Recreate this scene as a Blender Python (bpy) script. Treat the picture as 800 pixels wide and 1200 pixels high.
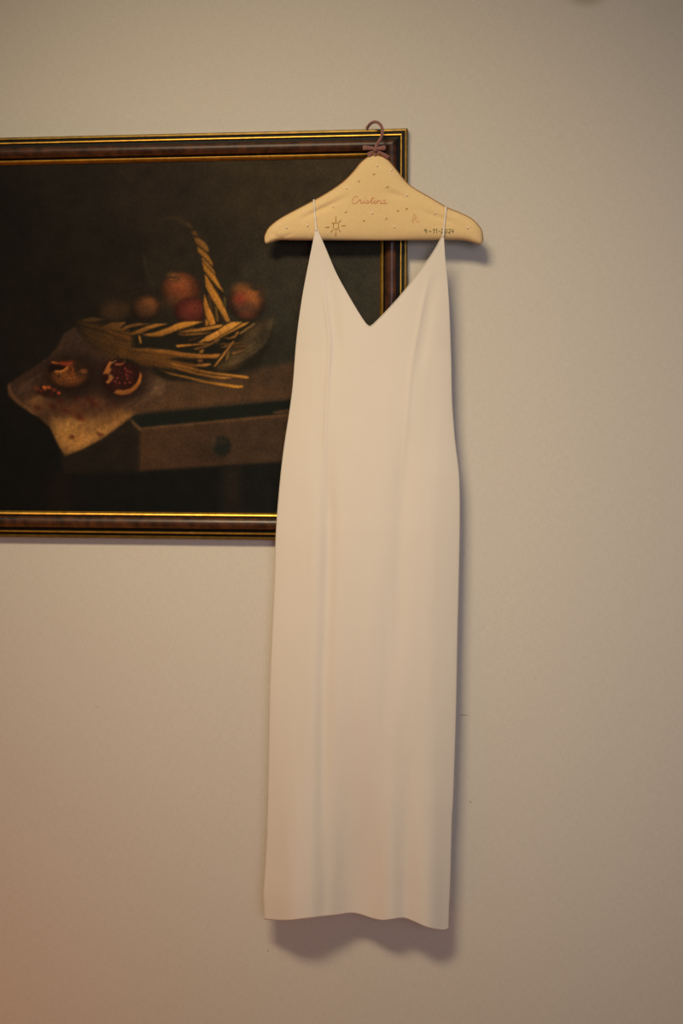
import bpy, bmesh, math, random
import numpy as np
from mathutils import Vector, noise as mnoise

for o in list(bpy.data.objects):
    bpy.data.objects.remove(o, do_unlink=True)
C = bpy.context.scene.collection
random.seed(7)
rng = np.random.default_rng(11)

# ------------------------------------------------------------------ camera
F = 1200.0 * 50.0 / 36.0            # focal length in photo pixels (50 mm on 24x36)
YAW, PITCH = math.atan(7.2e-5 * F), math.atan((600 - 472) / F)
DIST = 2.70                          # camera to wall
CAM = Vector((DIST * math.tan(YAW), -DIST, 1.60))
FWD = Vector((-math.sin(YAW) * math.cos(PITCH), math.cos(YAW) * math.cos(PITCH), -math.sin(PITCH)))
RIGHT = FWD.cross(Vector((0, 0, 1))).normalized()
UP = RIGHT.cross(FWD).normalized()
cd = bpy.data.cameras.new('camera')
cd.sensor_fit = 'VERTICAL'; cd.sensor_height = 36; cd.lens = 50
cam = bpy.data.objects.new('camera', cd); C.objects.link(cam)
cam.location = CAM
cam.rotation_euler = FWD.to_track_quat('-Z', 'Y').to_euler()
bpy.context.scene.camera = cam

def P(px, py, d=0.0):
    """point of the place that stands `d` metres in front of the wall and is seen at a photo pixel"""
    r = FWD * F + RIGHT * (px - 400) - UP * (py - 600)
    t = (-d - CAM.y) / r.y
    return CAM + r * t

# ------------------------------------------------------------------ light
w = bpy.data.worlds.new('world'); bpy.context.scene.world = w
w.use_nodes = True
w.node_tree.nodes['Background'].inputs[0].default_value = (0.94, 1.0, 0.95, 1)
w.node_tree.nodes['Background'].inputs[1].default_value = 0.095

def area(name, loc, target, size, power, col, size_y=None, shape='DISK'):
    l = bpy.data.lights.new(name, 'AREA'); l.energy = power; l.color = col
    l.shape = shape; l.size = size
    if size_y: l.size_y = size_y
    o = bpy.data.objects.new(name, l); C.objects.link(o)
    o.location = loc
    o.rotation_euler = (Vector(target) - Vector(loc)).to_track_quat('-Z', 'Y').to_euler()
    return o

# warm lamp high up on the left, daylight from a window behind the camera on the right, an added unseen spot on the floor for warm bounce
kl = area('ceiling_lamp_light', (-0.40, -2.1, 3.35), (-0.08, 0, 1.27), 1.0, 8.2, (1.0, 0.845, 0.545), 0.40, 'RECTANGLE')
kl.data.spread = math.radians(57)
wn = area('window_light', (1.3, -3.9, 1.8), (0.34, 0, 1.28), 1.7, 3.7, (0.86, 0.87, 1.0), 1.5, 'RECTANGLE')
wn.data.spread = math.radians(48)
sl = bpy.data.lights.new('floor_bounce_spot', 'SPOT'); sl.energy = 460; sl.color = (1.0, 0.74, 0.25)
sl.spot_size = math.radians(40); sl.spot_blend = 0.6; sl.shadow_soft_size = 0.08
so = bpy.data.objects.new('floor_bounce_spot', sl); C.objects.link(so); so.location = (-1.10, -0.95, 2.7)

vs = bpy.context.scene.view_settings
vs.view_transform = 'Standard'; vs.look = 'None'; vs.gamma = 1.0; vs.use_curve_mapping = False
vs.exposure = -0.12

# ------------------------------------------------------------------ helpers
def lin(c):
    c = np.asarray(c, float) / 255.0
    return np.where(c <= 0.04045, c / 12.92, ((c + 0.055) / 1.055) ** 2.4)

def col4(c):
    v = lin(c); return (float(v[0]), float(v[1]), float(v[2]), 1.0)

def mat(name, rgb, rough=0.6, metallic=0.0, noise_scale=None, noise_amt=0.15, bump=0.0, bump_scale=200,
        sheen=0.0, coat=0.0, rgb2=None, spec=None):
    m = bpy.data.materials.new(name); m.use_nodes = True
    nt = m.node_tree; b = nt.nodes['Principled BSDF']
    b.inputs['Base Color'].default_value = col4(rgb)
    b.inputs['Roughness'].default_value = rough
    b.inputs['Metallic'].default_value = metallic
    if spec is not None: b.inputs['Specular IOR Level'].default_value = spec
    if sheen: b.inputs['Sheen Weight'].default_value = sheen
    if coat:
        b.inputs['Coat Weight'].default_value = coat; b.inputs['Coat Roughness'].default_value = 0.15
    tc = nt.nodes.new('ShaderNodeTexCoord')
    if noise_scale:
        n = nt.nodes.new('ShaderNodeTexNoise'); n.inputs['Scale'].default_value = noise_scale
        n.inputs['Detail'].default_value = 5
        nt.links.new(tc.outputs['Object'], n.inputs['Vector'])
        r = nt.nodes.new('ShaderNodeValToRGB')
        a = np.array(rgb, float); z = np.array(rgb2, float) if rgb2 else np.clip(a * (1 + noise_amt), 0, 255)
        if not rgb2: a = a * (1 - noise_amt)
        r.color_ramp.elements[0].color = col4(a); r.color_ramp.elements[1].color = col4(z)
        r.color_ramp.elements[0].position = 0.32; r.color_ramp.elements[1].position = 0.68
        nt.links.new(n.outputs['Fac'], r.inputs['Fac'])
        nt.links.new(r.outputs['Color'], b.inputs['Base Color'])
    if bump:
        n2 = nt.nodes.new('ShaderNodeTexNoise'); n2.inputs['Scale'].default_value = bump_scale
        n2.inputs['Detail'].default_value = 3
        nt.links.new(tc.outputs['Object'], n2.inputs['Vector'])
        bp = nt.nodes.new('ShaderNodeBump'); bp.inputs['Strength'].default_value = bump
        bp.inputs['Distance'].default_value = 0.002
        nt.links.new(n2.outputs['Fac'], bp.inputs['Height'])
        nt.links.new(bp.outputs['Normal'], b.inputs['Normal'])
    return m

def mesh_obj(name, verts, faces, material, parent=None, smooth=True, mats=None, face_mats=None):
    me = bpy.data.meshes.new(name)
    me.from_pydata([tuple(v) for v in verts], [], faces)
    me.update()
    if mats:
        for m in mats: me.materials.append(m)
        me.polygons.foreach_set('material_index', face_mats)
    else:
        me.materials.append(material)
    if smooth: me.polygons.foreach_set('use_smooth', [True] * len(me.polygons))
    o = bpy.data.objects.new(name, me); C.objects.link(o)
    if parent is not None:
        o.parent = parent
        o.matrix_parent_inverse = PINV(parent)
    return o

def PINV(p):
    from mathutils import Matrix
    m = Matrix.Translation(p.location)
    if p.parent is not None:          # sub-part: its part sits at the world origin of its own mesh
        m = Matrix.Identity(4)
    return m.inverted()

def recalc(o):
    bm = bmesh.new(); bm.from_mesh(o.data)
    bmesh.ops.remove_doubles(bm, verts=bm.verts, dist=1e-6)
    bmesh.ops.recalc_face_normals(bm, faces=bm.faces)
    bm.to_mesh(o.data); bm.free()
    return o

def empty(name, loc, label, cat):
    o = bpy.data.objects.new(name, None); C.objects.link(o); o.location = loc
    o.empty_display_size = 0.05
    o['label'] = label; o['category'] = cat
    return o

def smooth_path(pts, n=8):
    """Catmull-Rom through points (any dimension)"""
    p = [np.asarray(q, float) for q in pts]
    if len(p) < 3:
        return [p[0] + (p[-1] - p[0]) * t for t in np.linspace(0, 1, n + 1)]
    p = [2 * p[0] - p[1]] + p + [2 * p[-1] - p[-2]]
    out = []
    for i in range(1, len(p) - 2):
        a, b, c, d = p[i - 1], p[i], p[i + 1], p[i + 2]
        for t in np.linspace(0, 1, n, endpoint=False):
            out.append(0.5 * ((2 * b) + (-a + c) * t + (2 * a - 5 * b + 4 * c - d) * t * t + (-a + 3 * b - 3 * c + d) * t ** 3))
    out.append(p[-2])
    return out

def tube_data(path, radius, seg=8, flat=1.0, verts=None, faces=None):
    verts = [] if verts is None else verts; faces = [] if faces is None else faces
    path = [Vector(p) for p in path]
    n = len(path); base = len(verts)
    for i, p in enumerate(path):
        t = (path[min(i + 1, n - 1)] - path[max(i - 1, 0)]).normalized()
        side = t.cross(Vector((0, 1, 0)))
        if side.length < 0.05: side = t.cross(Vector((0, 0, 1)))
        if abs(t.y) > 0.6 and flat != 1.0: side = Vector((1, 0, 0))
        side.normalize()
        nor = side.cross(t).normalized()
        r = radius(i / (n - 1)) if callable(radius) else radius
        for k in range(seg):
            a = 2 * math.pi * k / seg
            verts.append(p + side * (r * math.cos(a)) + nor * (r * flat * math.sin(a)))
    for i in range(n - 1):
        for k in range(seg):
            a = base + i * seg + k; b = base + i * seg + (k + 1) % seg
            faces.append((a, b, b + seg, a + seg))
    faces.append(tuple(base + k for k in range(seg))[::-1])
    faces.append(tuple(base + (n - 1) * seg + k for k in range(seg)))
    return verts, faces

def tube(name, path, radius, material, parent, seg=8, flat=1.0):
    v, f = tube_data(path, radius, seg, flat)
    return recalc(mesh_obj(name, v, f, material, parent))

def box(name, lo, hi, material, kind=None):
    v = [(x, y, z) for x in (lo[0], hi[0]) for y in (lo[1], hi[1]) for z in (lo[2], hi[2])]
    f = [(0, 1, 3, 2), (4, 6, 7, 5), (0, 4, 5, 1), (2, 3, 7, 6), (0, 2, 6, 4), (1, 5, 7, 3)]
    o = recalc(mesh_obj(name, v, f, material, smooth=False))
    if kind: o['kind'] = kind
    return o

# ------------------------------------------------------------------ the room
def wall_material():
    m = bpy.data.materials.new('linen_wallpaper'); m.use_nodes = True
    nt = m.node_tree; N = nt.nodes; L = nt.links; b = N['Principled BSDF']
    b.inputs['Roughness'].default_value = 0.75
    b.inputs['Specular IOR Level'].default_value = 0.25
    tc = N.new('ShaderNodeTexCoord')
    def wave(direction, scale):
        mp = N.new('ShaderNodeMapping')
        mp.inputs['Scale'].default_value = (160, 1, 1500) if direction == 'Z' else (1500, 1, 160)
        L.new(tc.outputs['Object'], mp.inputs['Vector'])
        n = N.new('ShaderNodeTexNoise'); n.inputs['Scale'].default_value = scale; n.inputs['Detail'].default_value = 2
        L.new(mp.outputs['Vector'], n.inputs['Vector'])
        return n
    a, c = wave('Z', 0.45), wave('X', 0.45)
    add = N.new('ShaderNodeMath'); add.operation = 'ADD'
    L.new(a.outputs['Fac'], add.inputs[0]); L.new(c.outputs['Fac'], add.inputs[1])
    half = N.new('ShaderNodeMath'); half.operation = 'MULTIPLY'; half.inputs[1].default_value = 0.5
    L.new(add.outputs[0], half.inputs[0])
    r = N.new('ShaderNodeValToRGB')
    r.color_ramp.elements[0].position = 0.36; r.color_ramp.elements[1].position = 0.64
    r.color_ramp.elements[0].color = col4((197, 186, 175)); r.color_ramp.elements[1].color = col4((207, 196, 185))
    L.new(half.outputs[0], r.inputs['Fac'])
    last = r.outputs['Color']
    # small scuffs and spots, and a faint olive patch at the top: (pixel, half size in metres, strength, colour)
    marks = [((543, 838), (0.014, 0.0011), 0.8, (58, 66, 50)),
             ((551, 940), (0.0022, 0.0035), 0.6, (90, 86, 76)),
             ((314, 1114), (0.0022, 0.0022), 0.7, (70, 56, 44)),
             ((113, 828), (0.006, 0.0012), 0.5, (110, 92, 72)),
             ((688, -4), (0.050, 0.026), 0.45, (128, 124, 72))]
    for (px, py), (hx, hz), s, colr in marks:
        q = P(px, py)
        mp = N.new('ShaderNodeMapping'); mp.vector_type = 'POINT'
        mp.inputs['Location'].default_value = (-q.x / hx, 0, -q.z / hz)
        mp.inputs['Scale'].default_value = (1 / hx, 0, 1 / hz)
        L.new(tc.outputs['Object'], mp.inputs['Vector'])
        ln = N.new('ShaderNodeVectorMath'); ln.operation = 'LENGTH'
        L.new(mp.outputs['Vector'], ln.inputs[0])
        mr = N.new('ShaderNodeMapRange'); mr.interpolation_type = 'SMOOTHSTEP'
        mr.inputs['From Min'].default_value = 0.2; mr.inputs['From Max'].default_value = 1.0
        mr.inputs['To Min'].default_value = s; mr.inputs['To Max'].default_value = 0.0
        L.new(ln.outputs['Value'], mr.inputs['Value'])
        mx = N.new('ShaderNodeMix'); mx.data_type = 'RGBA'
        L.new(mr.outputs['Result'], mx.inputs[0]); L.new(last, mx.inputs[6])
        mx.inputs[7].default_value = col4(colr)
        last = mx.outputs[2]
    L.new(last, b.inputs['Base Color'])
    bp = N.new('ShaderNodeBump'); bp.inputs['Strength'].default_value = 0.10; bp.inputs['Distance'].default_value = 0.001
    L.new(half.outputs[0], bp.inputs['Height']); L.new(bp.outputs['Normal'], b.inputs['Normal'])
    return m

M_wall = wall_material()
M_floor = mat('oiled_oak', (198, 124, 36), 0.45, noise_scale=3, noise_amt=0.12)
M_trim = mat('trim_paint', (205, 196, 182), 0.5)
wl = box('wall_back', (-4, 0.0, 0), (4, 0.15, 3.6), M_wall, 'structure')
fl = box('floor', (-4, -5, -0.1), (4, 0.15, 0.0), M_floor, 'structure')
bb = box('baseboard_back', (-4, -0.018, 0), (4, 0.0, 0.10), M_trim, 'structure')

# ------------------------------------------------------------------ framed painting
# frame corners on the wall, from the photo's frame edges
FR_D = 0.024
tr = P(477.3, 150.3, 0.016)
Z_TOP = tr.z; X_R = tr.x
Z_BOT = P(290, 632.4, 0.014).z
X_L = P(-215, 400, 0.014).x
M_brown = mat('burl_wood', (40, 22, 14), 0.36, noise_scale=60, rgb2=(84, 47, 27), coat=0.08, spec=0.25)
M_black = mat('black_lacquer', (10, 9, 8), 0.5, spec=0.15)
M_gold = mat('gilt', (186, 138, 54), 0.42, metallic=0.85, noise_scale=80, noise_amt=0.10)
M_gold2 = mat('dull_gilt', (118, 90, 34), 0.45, metallic=0.7, noise_scale=80, noise_amt=0.12)

painting = empty('framed_painting', ((X_L + X_R) / 2, 0, Z_BOT),
                 'dark still life of a fruit basket in a brown and gilt frame', 'painting')

def rail(name, side, prof, materials, seg_mats, parent):
    """sweep a closed profile (distance from the outer edge inwards, height off the wall) along one side, mitred"""
    verts, faces, fm = [], [], []
    n = len(prof)
    for end in (0, 1):
        for t, h in prof:
            if side in ('top', 'bottom'):
                x = X_L + t if end == 0 else X_R - t
                z = Z_TOP - t if side == 'top' else Z_BOT + t
            else:
                z = Z_BOT + t if end == 0 else Z_TOP - t
                x = X_L + t if side == 'left' else X_R - t
            verts.append((x, -h, z))
    for i in range(n):
        faces.append((i, (i + 1) % n, n + (i + 1) % n, n + i)); fm.append(seg_mats[i])
    faces.append(tuple(range(n))); fm.append(0)
    faces.append(tuple(range(n, 2 * n))); fm.append(0)
    o = mesh_obj(name, verts, faces, None, parent, smooth=False, mats=materials, face_mats=fm)
    bm = bmesh.new(); bm.from_mesh(o.data); bmesh.ops.recalc_face_normals(bm, faces=bm.faces); bm.to_mesh(o.data); bm.free()
    return o

mm = 0.001
body = [(0.3, 0.5), (0.3, 14), (6, 14.2), (10, 14.5), (14, 15), (19, 16.5), (20.5, 17)]
arc = [(20.5 + 21 * k / 12, 17.5 + 6.0 * math.sin(math.pi * (0.10 + 0.90 * k / 12)) ** 0.8 if k < 12 else 15.0) for k in range(0, 13)]
body += arc + [(46, 13.5), (50, 11), (50, 0.5)]
body = [(t * mm, h * mm) for t, h in body]
sm = []
for i in range(len(body)):
    t = body[i][0] / mm; t2 = body[(i + 1) % len(body)][0] / mm
    sm.append(0 if 20.4 < (t + t2) / 2 < 41.5 and i < len(body) - 2 else 1)
edge = [(0, 2), (0, 15), (1.5, 16.8), (4.6, 17.2), (5.6, 15.5), (5.6, 2)]
bead = [(9.6, 12), (9.6, 16.5), (10.6, 18.3), (12.2, 18.6), (13.6, 17), (13.6, 12)]
fillet = [(44.6, 8), (44.6, 17.0), (46.0, 17.6), (48.5, 16.4), (51.6, 11.6), (51.6, 8)]
for side in ('top', 'bottom', 'left', 'right'):
    r_ = rail('moulding', side, body, [M_brown, M_black], sm, painting)
    for nm, pr, mt in (('gilt_edge', edge, M_gold2), ('gilt_bead', bead, M_gold), ('gilt_fillet', fillet, M_gold)):
        rail(nm, side, [(t * mm, h * mm) for t, h in pr], [mt], [0] * len(pr), r_)

# ---- the picture itself: painted strokes laid down on a canvas, stored as paint colour on its surface
S = 2.0; RX0, RY0 = -215, 165; RW, RH = 690, 460
W_, H_ = int(RW * S), int(RH * S)
yy, xx = np.mgrid[0:H_, 0:W_]
XX = xx / S + RX0; YY = yy / S + RY0

def blur(a, r):
    r = int(max(1, round(r * S)))
    for _ in range(2):
        for ax in (0, 1):
            pad = [(0, 0)] * a.ndim; pad[ax] = (r + 1, r)
            c = np.cumsum(np.pad(a, pad, mode='edge'), axis=ax)
            n = a.shape[ax]
            hi = np.take(c, np.arange(2 * r + 1, 2 * r + 1 + n), axis=ax)
            lo = np.take(c, np.arange(0, n), axis=ax)
            a = (hi - lo) / (2 * r + 1)
    return a

def fnoise(r1, amp):
    n = blur(rng.standard_normal((H_, W_)), r1); return n / n.std() * amp

def bg_grad():
    g = np.zeros((H_, W_, 3))
    keys = [((-100, 300), (17, 14, 12)), ((0, 250), (21, 18, 15)), ((60, 350), (22, 18, 15)), ((40, 560), (16, 14, 12)),
            ((180, 230), (37, 29, 23)), ((300, 210), (49, 40, 29)), ((400, 220), (54, 44, 33)), ((330, 330), (46, 41, 33)),
            ((420, 320), (48, 44, 36)), ((330, 400), (38, 36, 29)), ((400, 480), (36, 30, 24)), ((240, 300), (36, 29, 22)),
            ((120, 300), (27, 22, 17)), ((220, 570), (16, 16, 14)), ((330, 570), (19, 19, 17)), ((60, 200), (29, 24, 20))]
    wsum = np.zeros((H_, W_))
    for (kx, ky), c in keys:
        wgt = 1.0 / (((XX - kx) ** 2 + (YY - ky) ** 2) / 3600 + 0.25) ** 2
        g += wgt[..., None] * np.array(c); wsum += wgt
    return g / wsum[..., None]
R = bg_grad()

def win(x0, y0, x1, y1, pad):
    i0 = max(0, int((y0 - pad - RY0) * S)); i1 = min(H_, int((y1 + pad - RY0) * S) + 2)
    j0 = max(0, int((x0 - pad - RX0) * S)); j1 = min(W_, int((x1 + pad - RX0) * S) + 2)
    return slice(i0, i1), slice(j0, j1)

def mixin(sl, a, c):
    c = np.asarray(c, float)
    R[sl] = R[sl] * (1 - a[..., None]) + c * a[..., None]

def poly(pts, c, soft=0.6, alpha=1.0, shade=None):
    pts = np.asarray(pts, float)
    sl = win(pts[:, 0].min(), pts[:, 1].min(), pts[:, 0].max(), pts[:, 1].max(), soft * 3 + 2)
    x, y = XX[sl], YY[sl]
    ins = np.zeros(x.shape, bool)
    j = len(pts) - 1
    for i in range(len(pts)):
        xi, yi = pts[i]; xj, yj = pts[j]
        if yi != yj:
            ins ^= ((yi > y) != (yj > y)) & (x < (xj - xi) * (y - yi) / (yj - yi) + xi)
        j = i
    a = blur(ins.astype(float), soft) * alpha
    if shade is not None: c = shade(x, y)
    mixin(sl, a, c)

def blob(cx, cy, rx, ry, c, soft=0.15, alpha=1.0, shade=None, rot=0.0):
    rr = max(rx, ry) * (1 + soft)
    sl = win(cx - rr, cy - rr, cx + rr, cy + rr, 2)
    x, y = XX[sl] - cx, YY[sl] - cy
    cr, sr = math.cos(rot), math.sin(rot)
    u = (x * cr + y * sr) / rx; v = (-x * sr + y * cr) / ry
    d = np.sqrt(u * u + v * v)
    a = np.clip((1 + soft - d) / (2 * soft), 0, 1); a = a * a * (3 - 2 * a) * alpha
    if shade is not None: c = shade(u, v)
    mixin(sl, a, c)

def stroke(pts, w0, w1, c, c2=None, alpha=1.0, soft=0.5, rim=True):
    p = np.array(smooth_path(pts, 6))
    n = len(p) - 1
    m = max(w0, w1)
    sl = win(p[:, 0].min(), p[:, 1].min(), p[:, 0].max(), p[:, 1].max(), m + 2)
    x, y = XX[sl], YY[sl]
    best = np.full(x.shape, 1e9); tt = np.zeros(x.shape); sd = np.zeros(x.shape)
    for i in range(n):
        a, b = p[i], p[i + 1]; d = b - a; l2 = max(d @ d, 1e-9)
        t = np.clip(((x - a[0]) * d[0] + (y - a[1]) * d[1]) / l2, 0, 1)
        ex, ey = x - a[0] - t * d[0], y - a[1] - t * d[1]
        dd = np.hypot(ex, ey)
        k = dd < best
        best = np.where(k, dd, best); tt = np.where(k, (i + t) / n, tt); sd = np.where(k, ey, sd)
    hw = (w0 + (w1 - w0) * tt) / 2
    a = np.clip((hw - best) / soft + 0.5, 0, 1) * alpha
    c = np.asarray(c, float); c2 = c if c2 is None else np.asarray(c2, float)
    colr = c + (c2 - c) * tt[..., None]
    if rim:
        colr = colr * (1 - 0.28 * np.clip(sd / np.maximum(hw, .3), -0.3, 1))[..., None]
    R[sl] = R[sl] * (1 - a[..., None]) + colr * a[..., None]

def fruit(cx, cy, rx, ry, base, light, alpha=1.0, lx=-0.15, ly=-0.35, soft=0.12, dark=0.35):
    def sh(u, v):
        d = np.sqrt((u - lx) ** 2 + (v - ly) ** 2)
        k = np.clip(1 - d / 1.25, 0, 1)[..., None]
        e = np.clip((np.sqrt(u * u + v * v) - 0.55) / 0.5, 0, 1)[..., None]
        return (np.array(base) * (1 - k) + np.array(light) * k) * (1 - (1 - dark) * e * (0.6 + 0.4 * np.clip(v, -1, 1)[..., None]))
    blob(cx, cy, rx, ry, base, soft, alpha, sh)

def blade(pts, c, c2=None, soft=0.6, alpha=1.0, outline=False):
    """one strand or dab with pointed ends: colour runs along its length, thin streaks and a darker lower edge"""
    p = np.asarray(pts, float)
    q = p - p.mean(0)
    a = np.linalg.svd(q, full_matrices=False)[2][0]
    if a[0] + .3 * a[1] < 0: a = -a
    s = q @ a; s0, s1 = s.min(), s.max(); m = p.mean(0)
    nrm = np.array((-a[1], a[0])); nrm = nrm if nrm[1] > 0 else -nrm
    hw = max(1.0, np.abs(q @ nrm).max())
    c = np.asarray(c, float); c2 = c * 1.0 if c2 is None else np.asarray(c2, float)
    ph = rng.random() * 9
    def sh(x, y):
        t = np.clip(((x - m[0]) * a[0] + (y - m[1]) * a[1] - s0) / max(s1 - s0, 1e-6), 0, 1)[..., None]
        v = ((x - m[0]) * nrm[0] + (y - m[1]) * nrm[1])[..., None]
        st = 1 + .03 * np.sin(v * 2.6 + ph + 1.5 * t) - .14 * np.clip(v / hw, -.4, 1)
        return (c + (c2 - c) * t) * st
    if outline:
        o = m + q * 1.0 + np.sign(q @ nrm)[:, None] * nrm * .7 + np.array((0, .35))
        poly(o, (26, 19, 12), .8, .55 * alpha)
    poly(p, c, soft, alpha, sh)

# table
poly([(150, 440), (230, 445), (300, 432), (345, 424), (470, 414), (470, 456), (345, 467), (160, 485)], (70, 51, 35), 3,
     shade=lambda x, y: np.array((60, 43, 30)) + np.clip((y - 440) / 40, 0, 1)[..., None] * np.array((14, 8, 4)))
poly([(150, 488), (345, 468.5), (470, 457), (470, 476), (345, 487), (160, 503)], (20, 22, 18), 1.2)
poly([(70, 520), (130, 494), (152, 494), (163, 503), (163, 552), (75, 556)], (29, 23, 18), 2.5)
poly([(163, 503), (345, 486), (470, 475), (470, 530), (345, 540), (163, 552)], (60, 44, 31), 1.4,
     shade=lambda x, y: np.array((60, 40, 27)) + np.clip((x - 163) / 180, 0, 1)[..., None] * np.array((-6, 0, 2)))
blade([(163, 501.5), (345, 484), (470, 473), (470, 477), (345, 487.5), (164, 504.5)], (80, 55, 36), None, .9)
blade([(151, 491), (155, 492), (166, 503), (164, 505.5), (158, 500)], (84, 58, 38), None, .9)
poly([(161.5, 505), (164.5, 505), (164.5, 552), (161.5, 552)], (38, 27, 20), .8, .7)
blade([(318, 483), (345, 478), (345, 482), (325, 486)], (70, 50, 34), None, 1.2)
blob(250, 530, 16, 11, (40, 29, 21), 0.6, .6)
blob(256.5, 521, 11.5, 12, (50, 38, 28), 0.18)
blob(260, 523, 10.5, 11.5, (25, 25, 21), 0.3)
blob(251, 518, 3, 6, (66, 51, 38), 0.8, .6)
blob(260, 517, 5, 3, (44, 38, 31), 0.8, .6)
poly([(262, 548), (282, 546), (282, 602), (262, 602)], (31, 24, 19), 5, .8)
poly([(58, 556), (82, 556), (82, 602), (58, 602)], (24, 18, 14), 5, .8)
# cloth
cloth = [(9, 452), (13, 447), (35, 433), (58, 418), (68, 405), (74, 392), (86, 384), (98, 382), (120, 392), (150, 410), (176, 428), (196, 450), (199, 456),
         (190, 467), (175, 476), (158, 486), (138, 501), (118, 515), (95, 527), (76, 534.5), (68, 521), (58, 500), (40, 485), (20, 472), (10, 463)]
def cloth_shade(x, y):
    base = np.array((50, 34, 26.0))
    o = np.zeros(x.shape + (3,)) + base
    def add(cx, cy, sx, sy, c, k):
        g = np.exp(-((x - cx) / sx) ** 2 - ((y - cy) / sy) ** 2)[..., None] * k
        return o * (1 - g) + np.array(c, float) * g
    for a in [(85, 512, 30, 24, (150, 102, 52), 1), (80, 500, 14, 9, (164, 116, 62), .8), (118, 500, 26, 14, (138, 94, 50), .95), (178, 452, 17, 14, (100, 74, 52), .95), (163, 470, 18, 9, (92, 66, 44), .8),
              (142, 487, 16, 10, (134, 90, 48), .8), (45, 474, 14, 10, (106, 72, 42), .75), (36, 470, 6, 6, (112, 76, 46), .6), (95, 478, 44, 9, (74, 42, 27), .75), (88, 398, 14, 14, (52, 38, 31), .9),
              (30, 455, 16, 9, (58, 40, 31), .8), (110, 452, 9, 30, (62, 42, 30), .7), (110, 470, 22, 6, (92, 56, 36), .6), (150, 475, 12, 5, (98, 68, 46), .6)]:
        o = add(*a)
    n = np.sin(x * .55 + y * .35 + 2 * np.sin(y * .11)) * np.sin(x * .13 - y * .31)
    return o * (1 + .07 * n)[..., None]
poly(cloth, (90, 65, 45), 1.0, shade=cloth_shade)
blade([(9, 450), (12, 449), (13, 458), (20, 467), (36, 480), (44, 487), (38, 485), (20, 473), (10, 463)], (88, 58, 40), (104, 70, 42), 1.0, .9)
blade([(20, 458), (30, 448), (50, 436), (56, 436), (40, 446), (26, 460)], (66, 46, 36), None, 1.6, .7)
blade([(100, 505), (122, 490), (136, 486), (120, 497), (104, 508)], (112, 76, 44), None, 1.4, .6)
blade([(80, 528), (96, 514), (124, 500), (148, 487), (156, 484), (120, 513), (95, 526)], (162, 112, 58), None, 2.0, .5)
blade([(60, 484), (68, 497), (76, 512), (78, 530), (72, 520), (64, 502)], (134, 92, 48), None, 2.2, .6)
blade([(62, 480), (80, 486), (76, 490)], (70, 44, 30), None, 1.6, .6)
blade([(150, 470), (168, 466), (180, 456), (186, 452), (182, 462), (166, 472)], (108, 82, 58), None, 2.2, .6)
for bx, by, br in ((92, 488, 7), (95, 491, 3), (77, 482, 4.5), (105, 468, 7), (88, 466, 5), (134, 472, 5), (84, 513, 3.5), (85, 511, 2.5), (117, 509, 4), (110, 474, 5), (70, 470, 5), (62, 476, 5), (44, 478, 5)):
    blob(bx, by, br, br * .5, (64, 26, 17), .9, .7, rot=.4)
blob(95, 491.5, 2, 1, (110, 40, 28), .7, .6); blob(92, 467, 2, 1, (110, 44, 32), .7, .5)
# cut fruit on the cloth
blob(86, 440, 33, 25, (27, 18, 14), .5, .9)
blob(146, 446, 32, 27, (27, 17, 14), .5, .85)
fruit(80, 439, 24, 17, (58, 32, 18), (104, 60, 30), 1, .05, .05, .22)
blob(94, 432, 12, 8, (34, 22, 16), .6, .8)
poly([(56, 432), (60, 426), (70, 426), (78, 427), (78, 431), (72, 434.5), (64, 434), (58, 438)], (24, 11, 9), .8)
blade([(60, 424), (64, 424), (72, 425.5), (75, 426), (68, 427), (62, 426)], (150, 82, 34), (120, 50, 28))
blade([(70, 424), (78, 425), (84, 423.5), (86, 426), (80, 429), (72, 428)], (124, 46, 26), None, .8)
blade([(64, 434), (69, 434.6), (74, 433.4), (79, 429), (80, 431), (76, 435.2), (70, 437), (64.5, 436)], (168, 104, 42), (176, 104, 40))
blade([(80, 430), (84, 428), (87, 433), (87, 440), (83, 443), (81, 438)], (116, 58, 25), (96, 48, 24), .9)
blob(83, 433, 1.2, 2.8, (40, 18, 12), .5, .7)
blob(82, 443, 2, 1.2, (140, 66, 36), .5, .6); blob(69, 441, 1.2, 2, (30, 16, 11), .5, .8)
blob(98, 435, 4.5, 2.6, (104, 58, 32), .5, .8)
for k in range(26):
    blob(66 + rng.random() * 32, 434 + rng.random() * 16, 1.1, .9, (122, 66, 34) if k % 2 else (44, 22, 13), .6, .4)
blob(54, 459, 13, 6, (32, 16, 12), .5, .85, rot=.25)
for bx, by, rr, c in ((43, 455, 3.4, (84, 44, 27)), (52, 454, 2.6, (164, 84, 34)), (57, 454, 2.4, (146, 72, 32)), (53, 457, 1.3, (120, 50, 26)), (63, 457, 3, (84, 34, 22)), (69, 460.5, 2.2, (156, 54, 36)), (48, 458, 2, (76, 28, 18)), (60, 462, 2, (66, 24, 16))):
    blob(bx, by, rr, rr * .8, c, .5, .9, rot=.3)
blade([(42, 466), (47, 463), (51, 468), (46, 473), (38, 474)], (110, 74, 44), None, 1.4, .8)
fruit(142, 440.5, 23, 23.5, (34, 15, 12), (44, 18, 14), 1, 0, 0, .1, .8)
blade([(164, 435), (166, 440), (165, 447.5), (160, 456), (152, 461.6), (141, 463.3), (133, 460.5), (136.5, 456.5), (145, 457.3), (153, 455), (160, 449), (163, 442)], (112, 66, 32), (150, 88, 38), .7)
blade([(128, 424), (131, 424), (128.5, 430), (131, 433), (128, 438), (120.5, 438.6), (124, 431)], (124, 72, 36), (156, 96, 46), .6)
blade([(127, 439), (131, 438.5), (134, 443), (131, 446), (127, 449.5), (124, 448), (127.5, 444)], (156, 94, 44), (104, 66, 44), .6)
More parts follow.
